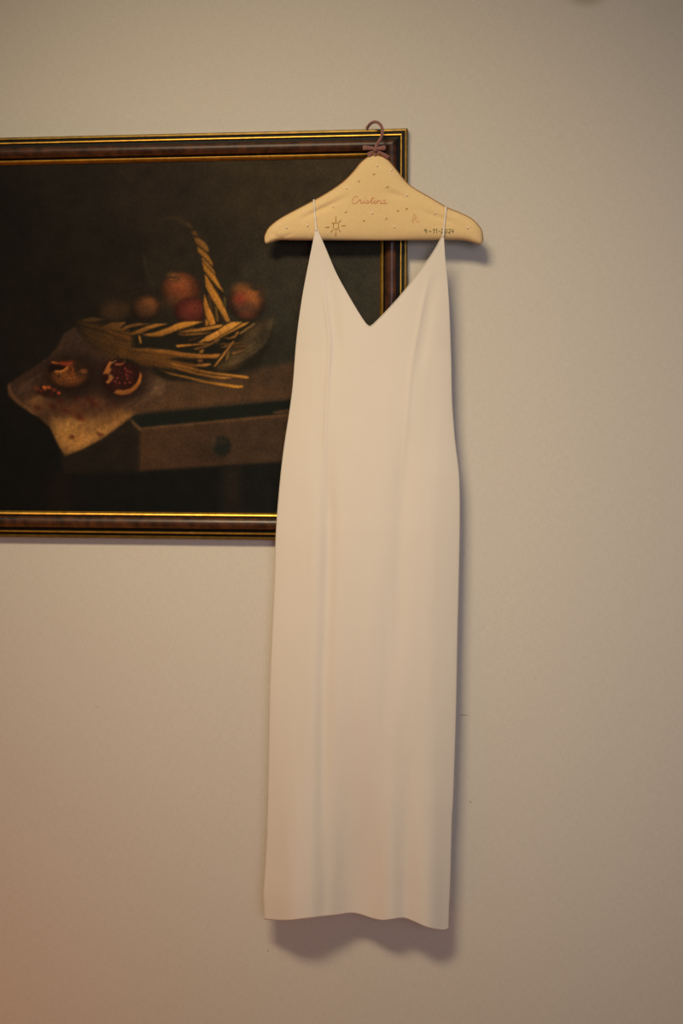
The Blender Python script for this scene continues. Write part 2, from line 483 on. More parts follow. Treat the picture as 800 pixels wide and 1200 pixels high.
stroke([(131, 421), (137, 417.3), (144, 418.5), (146, 423), (142, 427), (136, 427)], 1.8, 2.8, (84, 46, 30), (116, 62, 40))
stroke([(131, 425.5), (136, 422.5)], 1.4, 1.2, (122, 88, 62))
for k in range(60):
    ax, ay = rng.normal(147, 7.5), rng.normal(439, 8)
    if ((ax - 147) / 15) ** 2 + ((ay - 439) / 16) ** 2 < 1:
        blob(ax, ay, 1.3, 1.2, (66, 24, 21) if k % 3 else (26, 10, 9), .6, .5)
for ax, ay in ((149.5, 435), (148, 439), (149, 443.7), (137.5, 443), (135, 447), (140, 448.6), (146.5, 449), (146.5, 432), (152, 448), (153, 436)):
    blob(ax, ay, 1.2, 1.3, (146, 58, 52), .7, .65)
# whole fruit behind the basket rim
blob(148, 342, 30, 20, (31, 24, 19), .6, .8)
fruit(135, 366, 22, 16, (40, 29, 20), (58, 41, 27), .9, -.1, -.3, .3)
fruit(171, 361, 17, 14, (48, 30, 20), (104, 62, 32), .95, .25, -.6, .3)
blob(172, 364, 9, 7, (74, 48, 30), .9, .5)
stroke([(169, 300), (172, 318), (178, 332)], 3, 7, (48, 38, 27), (40, 31, 23), alpha=.6, soft=3, rim=False)
fruit(211, 341, 22, 22, (66, 35, 22), (118, 64, 36), 1, .15, -.35, .14)
blob(208, 343, 9, 8, (116, 50, 30), .9, .4); blob(201, 354, 11, 9, (64, 44, 27), .9, .6); blob(228, 342, 7, 12, (70, 34, 21), .9, .5)
blob(203, 326.5, 7, 3.2, (52, 36, 22), .5, .85)
for dx, hh in ((-8, 4), (-4, 7), (0, 8), (4, 7), (8, 4)):
    blade([(200.5 + dx * .6, 324), (200.5 + dx * 1.05, 324.5 - hh), (203 + dx * .7, 323.5)], (96, 64, 34), None, .6, .9)
blade([(198, 326), (205, 327.5), (209, 324), (206, 329), (200, 329)], (128, 72, 36), None, .7, .8)
fruit(224, 365, 20, 16.5, (62, 27, 21), (98, 42, 32), 1, .05, -.35, .14)
fruit(289, 354, 22, 21.5, (54, 34, 25), (116, 68, 38), 1, .12, -.45, .22)
blob(282, 350, 7, 6.5, (128, 46, 34), .9, .7); blob(290, 360, 8, 7, (74, 46, 36), .9, .55); blob(296, 347, 8, 7, (132, 74, 35), .9, .6); blob(281, 337, 8, 5, (112, 70, 34), .9, .6)
blob(300, 336, 7, 4.5, (42, 35, 26), .5, .9); blob(307, 343, 5, 8, (50, 38, 28), .8, .6); blob(290, 370, 9, 4, (104, 50, 32), .9, .5)
for dx in (-4, 1, 5): blade([(299 + dx * .5, 337), (300 + dx, 331), (302 + dx * .5, 337)], (58, 47, 32), None, .8, .6)
for k in range(70):
    cxk, cyk, rk = ((211, 341, 18), (289, 354, 17), (224, 364, 14))[k % 3]
    blob(cxk + rng.normal(0, rk * .45), cyk + rng.normal(0, rk * .4), .9, .8, (56, 28, 19), .7, .16)
# basket: dark inside, bundles of straw, then each strand of straw
poly([(90, 377), (150, 378), (250, 378), (318, 374), (320, 392), (306, 424), (276, 440), (220, 440), (150, 425), (112, 408), (95, 392)], (25, 22, 16), 2.5, .95)
poly([(88, 376), (130, 381), (155, 393), (156, 410), (146, 417), (128, 420), (114, 411), (102, 400), (93, 388)], (52, 34, 19), 2.5, .95,
     shade=lambda x, y: np.array((36, 25, 16)) + np.clip((x - 92) / 58, 0, 1)[..., None] * np.array((34, 20, 6)))
for k in range(40):
    t = k / 39; y0 = 375 + 24 * t + rng.normal(0, .8)
    stroke([(90 + 14 * t, y0), (118 + 6 * t, y0 + 6 + 6 * t), (152, y0 + 12 + 8 * t)], .9, 1.2,
           (30, 21, 13) if k % 2 else (62, 42, 22), (52, 34, 17) if k % 2 else (92, 60, 28), alpha=.5, soft=1.1, rim=False)
poly([(264, 424), (276, 414), (284, 396), (294, 381), (310, 375.5), (322, 372), (319, 384), (308, 402), (295, 416), (276, 430), (256, 434), (250, 431)], (54, 45, 32), 4, .9,
     shade=lambda x, y: np.array((86, 62, 37)) + np.clip((x - 270) / 45, 0, 1)[..., None] * np.array((-18, -8, 0)))
for k in range(40):
    t = k / 39
    stroke([(272 - 10 * t, 402 + 28 * t), (290 - 4 * t, 396 + 26 * t + rng.normal(0, 1)), (306, 386 + 22 * t), (320 - 6 * t, 373 + 24 * t)],
           1.0, 1.2, (44, 35, 23) if k % 2 else (96, 76, 50), (40, 34, 25) if k % 2 else (82, 70, 51), alpha=.55, soft=1.1, rim=False)
blob(309, 392, 6, 8, (34, 27, 20), .8, .6); blob(297, 425, 12, 8, (28, 24, 18), .8, .7, rot=-.6)
poly([(138, 408), (175, 408.5), (200, 411.5), (222, 417), (214, 421), (226, 427), (232, 431), (216, 433), (190, 431), (166, 428), (152, 420)], (74, 47, 22), 1.6, .95,
     shade=lambda x, y: np.array((66, 42, 21)) + np.clip((x - 160) / 70, 0, 1)[..., None] * np.array((44, 24, 8)))
for k in range(36):
    t = k / 35
    stroke([(140, 408.5 + 11 * t), (172, 409 + 14 * t + rng.normal(0, .6)), (200, 412 + 15 * t), (228, 418 + 13 * t)], .7, .9,
           (42, 27, 14) if k % 2 else (104, 66, 29), (58, 36, 17) if k % 2 else (146, 92, 36), alpha=.45, soft=1.0, rim=False)
blade([(194, 420.5), (208, 418.8), (228, 421), (246, 424.5), (232, 426.5), (214, 424.5)], (24, 20, 14), None, 1.0, .95)
blade([(176, 432), (205, 438), (240, 447), (228, 447), (200, 446), (182, 440)], (24, 20, 14), None, 1.5, .8)
B = [([(96, 374.5), (108, 371.5), (124, 374.5), (112, 377), (98, 377.5)], (54, 38, 21), (66, 46, 25)),
     ([(118, 384), (130, 378), (148, 377.3), (142, 383), (140, 388), (130, 386.5)], (70, 46, 24), (90, 58, 28)),
     ([(122, 384), (134, 389), (152, 394), (155, 399), (146, 398), (130, 392)], (70, 44, 22), (84, 52, 25)),
     ([(139, 387), (148, 381.5), (160, 378.8), (178, 379.3), (162, 381.8), (152, 384), (143, 388.5)], (86, 56, 27), (104, 68, 31)),
     ([(150, 391.5), (160, 387), (172, 382), (182, 379.3), (198, 379.3), (186, 382.5), (175, 386), (166, 390.5), (156, 392.5)], (94, 60, 28), (142, 92, 38)),
     ([(166, 392), (182, 389.3), (198, 383.5), (208, 378.8), (216, 376.8), (238, 377), (224, 382), (208, 386.8), (198, 391), (188, 394.2), (176, 394.5)], (108, 70, 30), (178, 118, 46)),
     ([(208, 388.8), (226, 384), (230, 386), (216, 390.4)], (96, 64, 31), None),
     ([(214, 388.4), (230, 385.4), (250, 381.5), (262, 380), (258, 383.5), (245, 387), (230, 389.2), (218, 389.6)], (130, 84, 36), (168, 112, 46)),
     ([(206, 390.5), (216, 391.2), (228, 390.2), (248, 389.3), (240, 391.6), (226, 393.2), (212, 393)], (96, 62, 29), (138, 90, 38)),
     ([(220, 398), (236, 394), (242, 392.5), (232, 397), (222, 400)], (56, 38, 22), None),
     ([(250, 398.5), (262, 391.5), (276, 384), (284, 379), (293, 377), (286, 382), (274, 388), (262, 394), (252, 400)], (142, 94, 40), (176, 120, 50)),
     ([(232, 401.6), (242, 394), (256, 386.8), (262, 382), (270, 377.4), (285, 377), (276, 383), (264, 390), (252, 397), (244, 400.6), (240, 399.8), (236, 401.6)], (160, 106, 46), (178, 122, 52)),
     ([(279, 391), (288, 384.5), (298, 378), (300, 380), (290, 387), (282, 392)], (118, 84, 43), (96, 74, 46)),
     ([(260, 394.5), (268, 396), (275, 393), (278, 388), (280, 389), (276, 395.6), (268, 397.6)], (126, 82, 36), (150, 98, 42)),
     ([(206, 404.3), (225, 403.2), (243, 402), (244, 403.5), (226, 405), (207, 407)], (176, 112, 40), (132, 84, 34)),
     ([(226, 409), (238, 405.5), (248, 401), (259, 395.8), (256, 400), (244, 406), (230, 410)], (118, 76, 34), (96, 66, 35)),
     ([(253, 403), (268, 402), (287, 401.4), (270, 404.8)], (96, 64, 32), None), ([(258, 407), (270, 402.6), (267, 407.2)], (108, 72, 35), None),
     ([(274, 405.4), (289, 404.8), (288, 407), (275, 407.2)], (92, 60, 33), None),
     ([(271, 413), (286, 410), (289, 411), (274, 416)], (118, 76, 38), (78, 56, 36)),
     ([(233.5, 411), (238.8, 409), (238, 414), (234, 414)], (142, 94, 42), None), ([(232, 421), (238, 421), (237, 425), (232, 425)], (98, 60, 37), None),
     ([(264, 422), (266, 412.5), (269, 410), (269, 415), (267, 422)], (104, 74, 36), None),
     ([(150, 408.4), (175, 408.4), (200, 410.6), (216, 413.4), (240, 415.4), (259, 414.6), (254, 419.5), (240, 420), (220, 419), (204, 416.6), (180, 412.6), (152, 411)], (84, 54, 25), (150, 94, 38)),
     ([(226, 427.5), (244, 425.8), (249, 426.8), (240, 430), (228, 429.4)], (120, 76, 34), (150, 98, 44)),
     ([(196, 424), (212, 427.5), (220, 429.3), (232, 432.6), (250, 436.3), (270, 438.4), (290, 440.8), (292.4, 442.5), (289, 443.8), (268, 441), (245, 438.2), (226, 434.5), (206, 430)], (110, 68, 28), (172, 114, 48)),
     ([(196, 428), (218, 432.6), (232, 436.6), (252, 440.6), (274, 442.4), (262, 444.4), (248, 442.6), (230, 439.4), (212, 434.6)], (92, 58, 26), (160, 106, 46)),
     ([(186, 433), (200, 437), (218, 440.6), (240, 446.3), (265, 449.8), (281, 452), (284.5, 451.6), (284.6, 454.3), (275, 454.8), (262, 452.8), (240, 448.8), (220, 443.8), (200, 439)], (88, 56, 26), (182, 122, 46)),
     ([(249.6, 430.6), (262, 413), (273, 399), (275.2, 400), (264, 415.4), (253, 429)], (156, 102, 46), (130, 86, 44)),
     ([(162, 393.5), (164.2, 393), (166, 402), (163.8, 403)], (154, 104, 42), None), ([(150.3, 401), (152, 401), (153.2, 412), (151.2, 412)], (82, 57, 33), None)]
for pts_b, c, c2 in B:
    blade(pts_b, c, c2, outline=True)
stroke([(256.3, 387), (257.5, 389.5), (258.5, 393)], 1.0, 1.0, (104, 56, 26), alpha=.7, rim=False)
# handle
poly([(236, 308), (244, 318), (256, 334), (265, 348), (266, 360), (270, 378), (239, 381), (238, 360), (240, 345), (239, 325)], (32, 26, 18), 1.2, .95)
stroke([(188, 258), (200, 255), (212, 258), (219, 264)], 4, 6, (46, 36, 25), alpha=.7, soft=3, rim=False)
HB = [([(215, 262), (221, 260), (227, 267), (221, 268)], (56, 42, 27), None), ([(223.5, 271), (229.5, 270.5), (232, 277), (226, 276.5)], (74, 50, 27), None),
      ([(227, 279), (233, 279), (240, 284), (244, 290), (244.5, 296.5), (238, 292), (230, 286)], (92, 62, 30), (114, 76, 34)),
      ([(230.5, 288.5), (236, 292), (244, 299), (249, 308), (250, 313), (245, 308.5), (238, 301), (232, 295.5)], (112, 74, 33), (134, 88, 36)),
      ([(235.5, 302), (238, 302.4), (246, 311), (251.5, 318), (253, 324), (246, 316), (239, 310)], (118, 78, 34), (138, 92, 38)),
      ([(236.5, 307), (239, 309), (246, 317), (252.5, 324), (256, 331), (262.5, 343), (255, 336.5), (244, 323.5), (239, 317)], (140, 92, 37), (164, 108, 42)),
      ([(243, 343), (247, 350), (249, 362), (247, 366), (244, 354)], (66, 47, 26), None), ([(249, 352), (251, 356), (250, 366)], (58, 42, 25), None),
      ([(251, 357), (255, 362), (256.4, 377), (252.8, 377), (252, 366)], (82, 58, 29), None),
      ([(262, 346), (264.6, 350), (265.4, 358), (263.2, 366), (261.5, 353)], (74, 60, 34), None), ([(243, 326), (250, 334), (258, 346), (256, 346), (248, 336)], (60, 44, 26), None),
      ([(239.8, 321), (243, 325), (250, 337), (257, 348), (264, 362), (269.5, 376.5), (265, 377.5), (258, 365.5), (248, 350), (241, 336.5)], (150, 96, 36), (158, 106, 44)),
      ([(239.5, 344), (241, 348), (245, 360), (250, 370), (252.6, 380), (246, 381.5), (241, 370), (238.3, 357)], (150, 96, 37), (168, 106, 40)),
      ([(240.5, 373), (244, 377), (244.4, 382), (240, 382)], (138, 90, 36), None)]
for pts_b, c, c2 in HB:
    blade(pts_b, c, c2, outline=True)
poly([(258, 366), (270, 378), (262, 380)], (70, 50, 32), 3, .5)
stroke([(285, 206), (330, 205.5), (360, 206)], .8, .8, (56, 46, 34), alpha=.5, rim=False)
R = R * 0.75 + blur(R, 0.8) * 0.25
R *= (1 + fnoise(0.5, 0.05) + fnoise(5, 0.04))[..., None]
R = np.clip(R, 3, 255)

PAINT_GAIN = 1.2       # paint reflectance for the brightness seen in the photograph
canvas_d = 0.0105
cx0, cx1 = X_L + 0.049, X_R - 0.049
cz0, cz1 = Z_BOT + 0.049, Z_TOP - 0.049
step = 0.00130
nx, nz = int((cx1 - cx0) / step), int((cz1 - cz0) / step)
gx, gz = np.meshgrid(np.linspace(cx0, cx1, nx + 1), np.linspace(cz0, cz1, nz + 1))
pts = np.stack([gx, np.full_like(gx, -canvas_d), gz], -1).reshape(-1, 3)
rel = pts - np.array(CAM)
dep = rel @ np.array(FWD)
qx = 400 + F * (rel @ np.array(RIGHT)) / dep
qy = 600 - F * (rel @ np.array(UP)) / dep
fx = np.clip((qx - RX0) * S, 0, W_ - 1.01); fy = np.clip((qy - RY0) * S, 0, H_ - 1.01)
ix, iy = fx.astype(int), fy.astype(int); ax_, ay_ = (fx - ix)[:, None], (fy - iy)[:, None]
colr = (R[iy, ix] * (1 - ax_) + R[iy, ix + 1] * ax_) * (1 - ay_) + (R[iy + 1, ix] * (1 - ax_) + R[iy + 1, ix + 1] * ax_) * ay_
me = bpy.data.meshes.new('canvas')
nv = pts.shape[0]
i = np.arange(nx)[None, :] + np.arange(nz)[:, None] * (nx + 1)
quads = np.stack([i, i + 1, i + nx + 2, i + nx + 1], -1).reshape(-1, 4)
me.vertices.add(nv); me.vertices.foreach_set('co', pts.ravel())
me.loops.add(quads.size); me.loops.foreach_set('vertex_index', quads.ravel().astype(np.int32))
me.polygons.add(len(quads)); me.polygons.foreach_set('loop_start', (np.arange(len(quads)) * 4).astype(np.int32))
me.update(calc_edges=True)
at = me.color_attributes.new('paint', 'FLOAT_COLOR', 'POINT')
rgba = np.ones((nv, 4)); rgba[:, :3] = np.clip(lin(colr) * PAINT_GAIN, 0, .85)
at.data.foreach_set('color', rgba.ravel().astype(np.float32))
mc = bpy.data.materials.new('oil_paint'); mc.use_nodes = True
nt = mc.node_tree; b = nt.nodes['Principled BSDF']
an = nt.nodes.new('ShaderNodeAttribute'); an.attribute_name = 'paint'
nt.links.new(an.outputs['Color'], b.inputs['Base Color'])
b.inputs['Roughness'].default_value = 0.6; b.inputs['Specular IOR Level'].default_value = 0.06
me.materials.append(mc)
canvas = bpy.data.objects.new('canvas', me); C.objects.link(canvas)
canvas.parent = painting; canvas.matrix_parent_inverse = PINV(painting)
canvas['label'] = 'oil painting of pomegranates, straw basket and stained cloth on a table'

# ------------------------------------------------------------------ padded hanger
HC, HT = 0.046, 0.0135               # middle depth and half thickness
top_px = [(309.8, 282), (310.2, 277.5), (311.5, 273.5), (314, 268.8), (317.5, 264.8), (328, 256.7), (345.5, 247), (366.5, 236), (384, 226), (401.5, 214),
          (413.8, 201.8), (422.5, 191), (431, 184.2), (436, 182.6), (440, 182.3), (445, 183), (452, 186), (459, 193), (466, 201.8), (475, 213),
          (485.5, 221.5), (503, 231.5), (524, 243.8), (538, 249.5), (552, 256.5), (560.8, 265), (564, 270.5), (565.2, 276), (565.5, 281), (564.6, 284.5)]
bot_px = [(309.8, 282), (310.6, 284.6), (312.5, 285.8), (319, 283.8), (328, 281.3), (345, 281.6), (405, 281.8), (457.5, 281.8), (510, 281.4), (531, 281.4),
          (545, 282), (553, 284), (560.8, 286.4), (563.5, 286.0), (564.6, 284.5)]
tp = np.array(smooth_path(top_px, 6)); bp_ = np.array(smooth_path(bot_px, 6))
xl, xr = 309.85, 565.2
def mono(a):
    o = np.argsort(a[:, 0], kind='stable'); return a[o]
tpm = mono(tp[:-6]); bpm = mono(bp_)
def h_top(x): return np.interp(x, tpm[:, 0], tpm[:, 1])
def h_bot(x): return np.interp(x, bpm[:, 0], bpm[:, 1])
def h_front(px, py):
    """how far the padded front stands off the wall at a photo pixel"""
    t, bt = h_top(px), h_bot(px)
    v = np.clip((py - (t + bt) / 2) / max((bt - t) / 2, .5), -1, 1)
    e = min(px - xl, xr - px) / 14.0
    ends = math.sqrt(max(0.0, 1 - (1 - min(1, e)) ** 2)) if e < 1 else 1.0
    hgt = min(1.0, (bt - t) / 40.0) ** 0.5
    th = HT * max(0, 1 - abs(v) ** 3.2) ** 0.5 * (0.25 + 0.75 * ends) * (0.55 + 0.45 * hgt)
    wr = 0.0
    for (x0, y0, x1, y1, s, amp) in ((352, 257, 408, 230, 3.0, .0042), (448, 224, 476, 232, 3, .0036), (372, 246, 402, 244, 2.5, .0010),
                                     (490, 246, 535, 262, 3.5, .0022), (440, 187, 458, 200, 2.5, .0018), (330, 279, 345, 272, 2, .0010), (318, 274, 330, 280, 2, .001)):
        dx, dy = x1 - x0, y1 - y0; tt = min(1, max(0, ((px - x0) * dx + (py - y0) * dy) / (dx * dx + dy * dy)))
        d = math.hypot(px - x0 - tt * dx, py - y0 - tt * dy)
        wr += amp * math.exp(-(d / s) ** 2) * math.sin(math.pi * (0.08 + 0.84 * tt))
    wr += 0.0005 * mnoise.noise(Vector((px * .05, py * .07, 3)))
    return HC + max(0.0, th - wr * min(1, th / 0.006))

M_linen = mat('beige_linen', (219, 185, 133), 0.85, noise_scale=260, noise_amt=0.015, bump=0.12, bump_scale=900, sheen=0.15)
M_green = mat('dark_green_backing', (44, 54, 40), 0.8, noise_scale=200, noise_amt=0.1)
M_pipe = mat('tan_piping', (150, 104, 56), 0.8, noise_scale=300, noise_amt=0.1)
M_velvet = mat('mauve_velvet', (128, 78, 70), 0.9, noise_scale=500, noise_amt=0.16, bump=0.4, bump_scale=900, sheen=0.5)
M_pearl = mat('pearl', (236, 222, 200), 0.25, coat=0.5)
M_thread_gold = mat('ochre_thread', (186, 136, 66), 0.7)
M_thread_pink = mat('pink_thread', (212, 150, 108), 0.7)
M_thread_green = mat('olive_thread', (112, 112, 60), 0.7)
M_knot = mat('gold_thread', (202, 158, 88), 0.7)
M_thread_pale = mat('pale_thread', (216, 172, 116), 0.7)

hanger = empty('padded_hanger', P(440, 284, HC), 'beige embroidered padded hanger with a mauve hook hung on the picture frame', 'hanger')
cols = [xl + (xr - xl) * (0.5 - 0.5 * math.cos(math.pi * k / 130)) for k in range(131)]
NV = 36
vs_ = [-math.cos(math.pi * k / NV) for k in range(NV + 1)]
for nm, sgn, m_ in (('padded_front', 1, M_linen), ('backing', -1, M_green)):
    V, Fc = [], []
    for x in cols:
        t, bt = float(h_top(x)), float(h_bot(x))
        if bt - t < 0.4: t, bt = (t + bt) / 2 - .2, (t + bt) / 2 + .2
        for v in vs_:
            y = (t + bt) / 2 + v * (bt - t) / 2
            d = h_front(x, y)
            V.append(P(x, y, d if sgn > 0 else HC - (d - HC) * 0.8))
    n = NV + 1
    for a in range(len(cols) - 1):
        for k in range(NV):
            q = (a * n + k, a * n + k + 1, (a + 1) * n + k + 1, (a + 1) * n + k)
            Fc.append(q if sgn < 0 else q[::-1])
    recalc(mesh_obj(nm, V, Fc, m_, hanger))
# flip guard: the front must look at the room
tube('piping', [P(x, y - .2, HC + .0015) for x, y in tp[2:-2:2]], 0.0011, M_pipe, hanger, 6)

hook_px = [(440, 184, .047), (440, 176, .049), (441, 170.5, .049), (445, 163.7, .049), (447.8, 157, .048), (447.3, 149.7, .046), (444.4, 144.8, .041), (439.4, 142.8, .034),
           (434.3, 144.6, .027), (431.3, 148.0, .021), (429.8, 150.6, .018)]
tube('hook', [P(*p) for p in smooth_path(hook_px, 6)], 0.0029, M_velvet, hanger, 12)

def pillow(name, outline, d, bulge, material, parent, thick=0.0012, smoothn=3):
    """soft flattened piece from an outline: domed front, flat back"""
    o = np.array(smooth_path(list(outline) + [outline[0]], smoothn))[:-1]
    c = o.mean(0); n = len(o)
    V, Fc = [], []
    rings = [(1.0, -thick), (1.0, 0.0), (0.9, bulge * .6), (0.68, bulge * .95), (0.35, bulge * 1.0)]
    for s, h in rings:
        for q in o: 
            x, y = c + (q - c) * s
            V.append(P(x, y, d + h))
    for r in range(len(rings) - 1):
        for k in range(n):
            Fc.append((r * n + k, r * n + (k + 1) % n, (r + 1) * n + (k + 1) % n, (r + 1) * n + k))
    Fc.append(tuple(range(n)))
    Fc.append(tuple((len(rings) - 1) * n + k for k in range(n)))
    return recalc(mesh_obj(name, V, Fc, material, parent))

bow = pillow('bow', [(437.8, 173.2), (439.5, 172.6), (441.4, 173.2), (441.9, 175), (441.2, 177), (439.5, 177.6), (438, 176.8), (437.4, 175)], .053, .0035, M_velvet, hanger)
bow['label'] = 'mauve velvet ribbon bow tied round the hook'
bz = lambda l: [(400 + a / 8.89, 130 + b / 8.89) for a, b in l]
loopL = pillow('ribbon_loop', bz([(350, 388), (318, 372), (275, 366), (232, 360), (222, 374), (222, 395), (232, 410), (262, 408), (310, 408), (348, 404)]), .0505, .0045, M_velvet, bow)
loopR = pillow('ribbon_loop', bz([(356, 388), (385, 374), (412, 366), (445, 362), (458, 372), (462, 390), (450, 412), (430, 412), (395, 410), (360, 404)]), .0505, .0045, M_velvet, bow)
tailL = pillow('ribbon_tail', bz([(340, 400), (310, 415), (262, 440), (270, 462), (290, 482), (315, 460), (340, 435), (352, 412)]), .0495, .0022, M_velvet, bow)
tailR = pillow('ribbon_tail', bz([(356, 402), (385, 408), (440, 436), (498, 470), (490, 488), (478, 502), (440, 478), (400, 452), (366, 422)]), .0495, .0022, M_velvet, bow)

def stitches(name, lines, r, material, parent, n=5):
    V, Fc = [], []
    for ln in lines:
        pp = smooth_path(ln, n) if len(ln) > 2 else [np.asarray(q, float) for q in ln]
        tube_data([P(x, y, h_front(x, y) + r * .5) for x, y in pp], r, 5, 1.0, V, Fc)
    return recalc(mesh_obj(name, V, Fc, material, parent))

cxs, cys = 393.4, 264.6
sun = [[(cxs + 3.2 * math.cos(a), cys + 4.0 * math.sin(a)) for a in np.linspace(0, 2 * math.pi, 13)]]
sun += [[(393.3, 252.9), (393.3, 259.3)], [(393.3, 270.2), (393.3, 276.2)], [(380.8, 266.3), (385.8, 266.2)], [(400.1, 264.6), (404.6, 264.4)],
        [(388.3, 260.3), (390.3, 262)], [(396.5, 260.8), (399.4, 258)], [(390, 269), (387.4, 271.8)], [(396.4, 268.2), (398.2, 271.2)]]
o = stitches('sun_embroidery', sun, 0.00075, M_thread_gold, hanger); o['label'] = 'small ochre embroidered sun'
# embroidered word, a cursive hand: strokes in a small local frame (x right, y up), baseline 0, x-height 1
def word(lines, x0, y0, sx, sy, slant=0.18, rise=0.0):
    return [[(x0 + (x + y * slant) * sx, y0 - y * sy - x * rise) for x, y in l] for l in lines]
W1 = [[(1.55, 1.75), (1.2, 2.0), (0.6, 1.75), (0.25, 1.0), (0.4, 0.2), (0.95, 0.0), (1.6, 0.35), (1.95, 0.95), (2.1, 1.05), (2.15, 0.85), (2.45, 0.95), (2.4, 0.4), (2.55, 0.02), (2.95, 0.3)],
      [(2.95, 0.3), (3.2, 0.95), (3.15, 0.3), (3.35, 0.0), (3.75, 0.4)], [(3.35, 1.45), (3.42, 1.55)],
      [(3.75, 0.4), (4.15, 1.0), (4.3, 0.5), (4.15, 0.05), (3.85, 0.1), (4.4, 0.1), (4.9, 0.7)],
      [(4.9, 0.7), (5.3, 1.9), (5.1, 0.6), (5.25, 0.0), (5.65, 0.35)], [(4.85, 1.35), (5.65, 1.4)],
      [(5.65, 0.35), (5.95, 0.95), (5.9, 0.3), (6.1, 0.0), (6.45, 0.5)], [(6.05, 1.45), (6.12, 1.55)],
      [(6.45, 0.5), (6.6, 0.95), (6.62, 0.0), (6.75, 0.7), (7.1, 1.0), (7.3, 0.8), (7.28, 0.2), (7.5, 0.0), (7.85, 0.45)],
      [(8.5, 0.85), (8.15, 0.95), (7.85, 0.45), (8.05, 0.02), (8.45, 0.35), (8.55, 0.95), (8.5, 0.25), (8.75, 0.0), (9.1, 0.25)]]
o = stitches('name_embroidery', word(W1, 410.8, 238.4, 4.65, 4.3, rise=-.02), 0.00062, M_thread_pink, hanger, 4); o['label'] = 'pink hand-stitched cursive name'
D9 = [[(0.75, 0.75), (0.35, 1.0), (0.05, 0.75), (0.3, 0.5), (0.75, 0.75), (0.72, 0.3), (0.6, 0.0)]]
D1 = [[(0.0, 0.7), (0.35, 1.0), (0.33, 0.0)]]
D2 = [[(0.0, 0.8), (0.35, 1.0), (0.65, 0.75), (0.3, 0.3), (0.0, 0.0), (0.7, 0.02)]]
D0 = [[(0.35, 1.0), (0.05, 0.6), (0.15, 0.1), (0.45, 0.0), (0.7, 0.4), (0.6, 0.9), (0.35, 1.0)]]
D4 = [[(0.35, 1.0), (0.0, 0.4), (0.75, 0.42)], [(0.6, 0.85), (0.55, 0.0)]]
date = []
for gl, x in ((D9, 496.9), (D1, 507.2), (D1, 510.3), (D2, 516.6), (D0, 521.2), (D2, 525.2), (D4, 528.7)):
    date += word(gl, x, 273.0, 3.5, 4.7, slant=.05)
date += [[(502.6, 271), (505, 270.9)], [(513.9, 271), (515.7, 270.9)]]
o = stitches('date_embroidery', date, 0.0006, M_thread_green, hanger, 4); o['label'] = 'olive stitched date 9 - 11 - 2024'
stitches('motif_embroidery', [[(485.2, 249.5), (483.6, 254), (482.4, 258.6), (485, 256.5), (486.4, 252.5)], [(485.2, 250), (488.2, 254.5), (490, 260), (487.2, 258.6), (486, 254)],
                              [(482.4, 258.6), (484.5, 261)]], 0.0006, M_thread_pale, hanger)
for k, (x, y) in enumerate([(438, 204), (420.6, 212.3), (453.6, 219), (476.3, 244.5), (426, 258.5), (452.4, 256), (405, 248.5), (466, 247), (440, 268), (500, 262)][:8]):
    stitches('gold_knot', [[(x - 1.3, y + .5), (x + .2, y - .5), (x + 1.3, y - .2)], [(x - .7, y + .9), (x + .9, y + .4)]], 0.0006, M_knot, hanger, 2)
pm = None
for x, y in [(442, 194.4), (406, 220.3), (476.6, 228.8), (390.2, 242), (436, 249.5), (462, 265.8), (509.3, 250), (547.8, 267), (335.5, 266.6), (360.4, 264.4), (458.5, 199.2)]:
    if pm is None:
        bm = bmesh.new(); bmesh.ops.create_icosphere(bm, subdivisions=2, radius=0.0017)
        pm = bpy.data.meshes.new('pearl'); bm.to_mesh(pm); bm.free(); pm.materials.append(M_pearl)
        pm.polygons.foreach_set('use_smooth', [True] * len(pm.polygons))
    o = bpy.data.objects.new('pearl', pm); C.objects.link(o); o.parent = hanger
    o.location = P(x, y, h_front(x, y) + 0.0009) - hanger.location

# ------------------------------------------------------------------ slip dress
M_satin = mat('ivory_crepe', (217, 203, 190), 0.62, noise_scale=900, noise_amt=0.012, bump=0.06, bump_scale=1500, sheen=0.25)
left_e = [(369.6, 266.5), (366.5, 283), (363.6, 297.5), (353.9, 348), (347, 399), (343, 449), (338.7, 483), (333, 520), (328.8, 554), (324.8, 598), (322.5, 635), (321, 685.6), (318.7, 736),
          (316, 800), (314.5, 880), (313, 960), (311, 1010), (308.2, 1051), (308.4, 1062), (309.6, 1085)]
right_e = [(519.6, 274), (520.6, 288), (521.6, 304), (525, 338), (527, 372), (528.7, 419), (529.7, 466), (531.4, 493), (533.8, 520), (537, 545), (538.7, 567.5), (539, 618), (537.6, 689), (536.3, 743),
           (535.3, 800), (534.5, 837), (533, 885), (531, 940), (529.7, 960), (528, 1027), (526.6, 1060), (525.8, 1085)]
neck_l = [(370.6, 266.5), (372.4, 270.5), (382.6, 294.5), (394, 321), (408, 346.5), (421, 368.3), (428.5, 379.2), (432.8, 382.6)]
neck_r = [(519.0, 274), (516.4, 279.5), (506, 297.5), (489, 321), (472, 342.8), (455, 362), (440.5, 376.8), (435.8, 381), (432.8, 382.6)]
hem = [(309.6, 1077.5), (334, 1078.8), (357.5, 1076.6), (377.7, 1074.2), (394.6, 1072.4), (406.4, 1070.6), (413, 1070.3), (421.6, 1071.6), (435, 1076.2), (447, 1078.6),
       (458.7, 1077.6), (472, 1076), (482, 1079), (499, 1086.4), (512.8, 1089.6), (521, 1090.2), (526, 1088)]
def by_y(pl):
    a = np.array(smooth_path(pl, 6)); o = np.argsort(a[:, 1], kind='stable'); a = a[o]
    return lambda y: float(np.interp(y, a[:, 1], a[:, 0]))
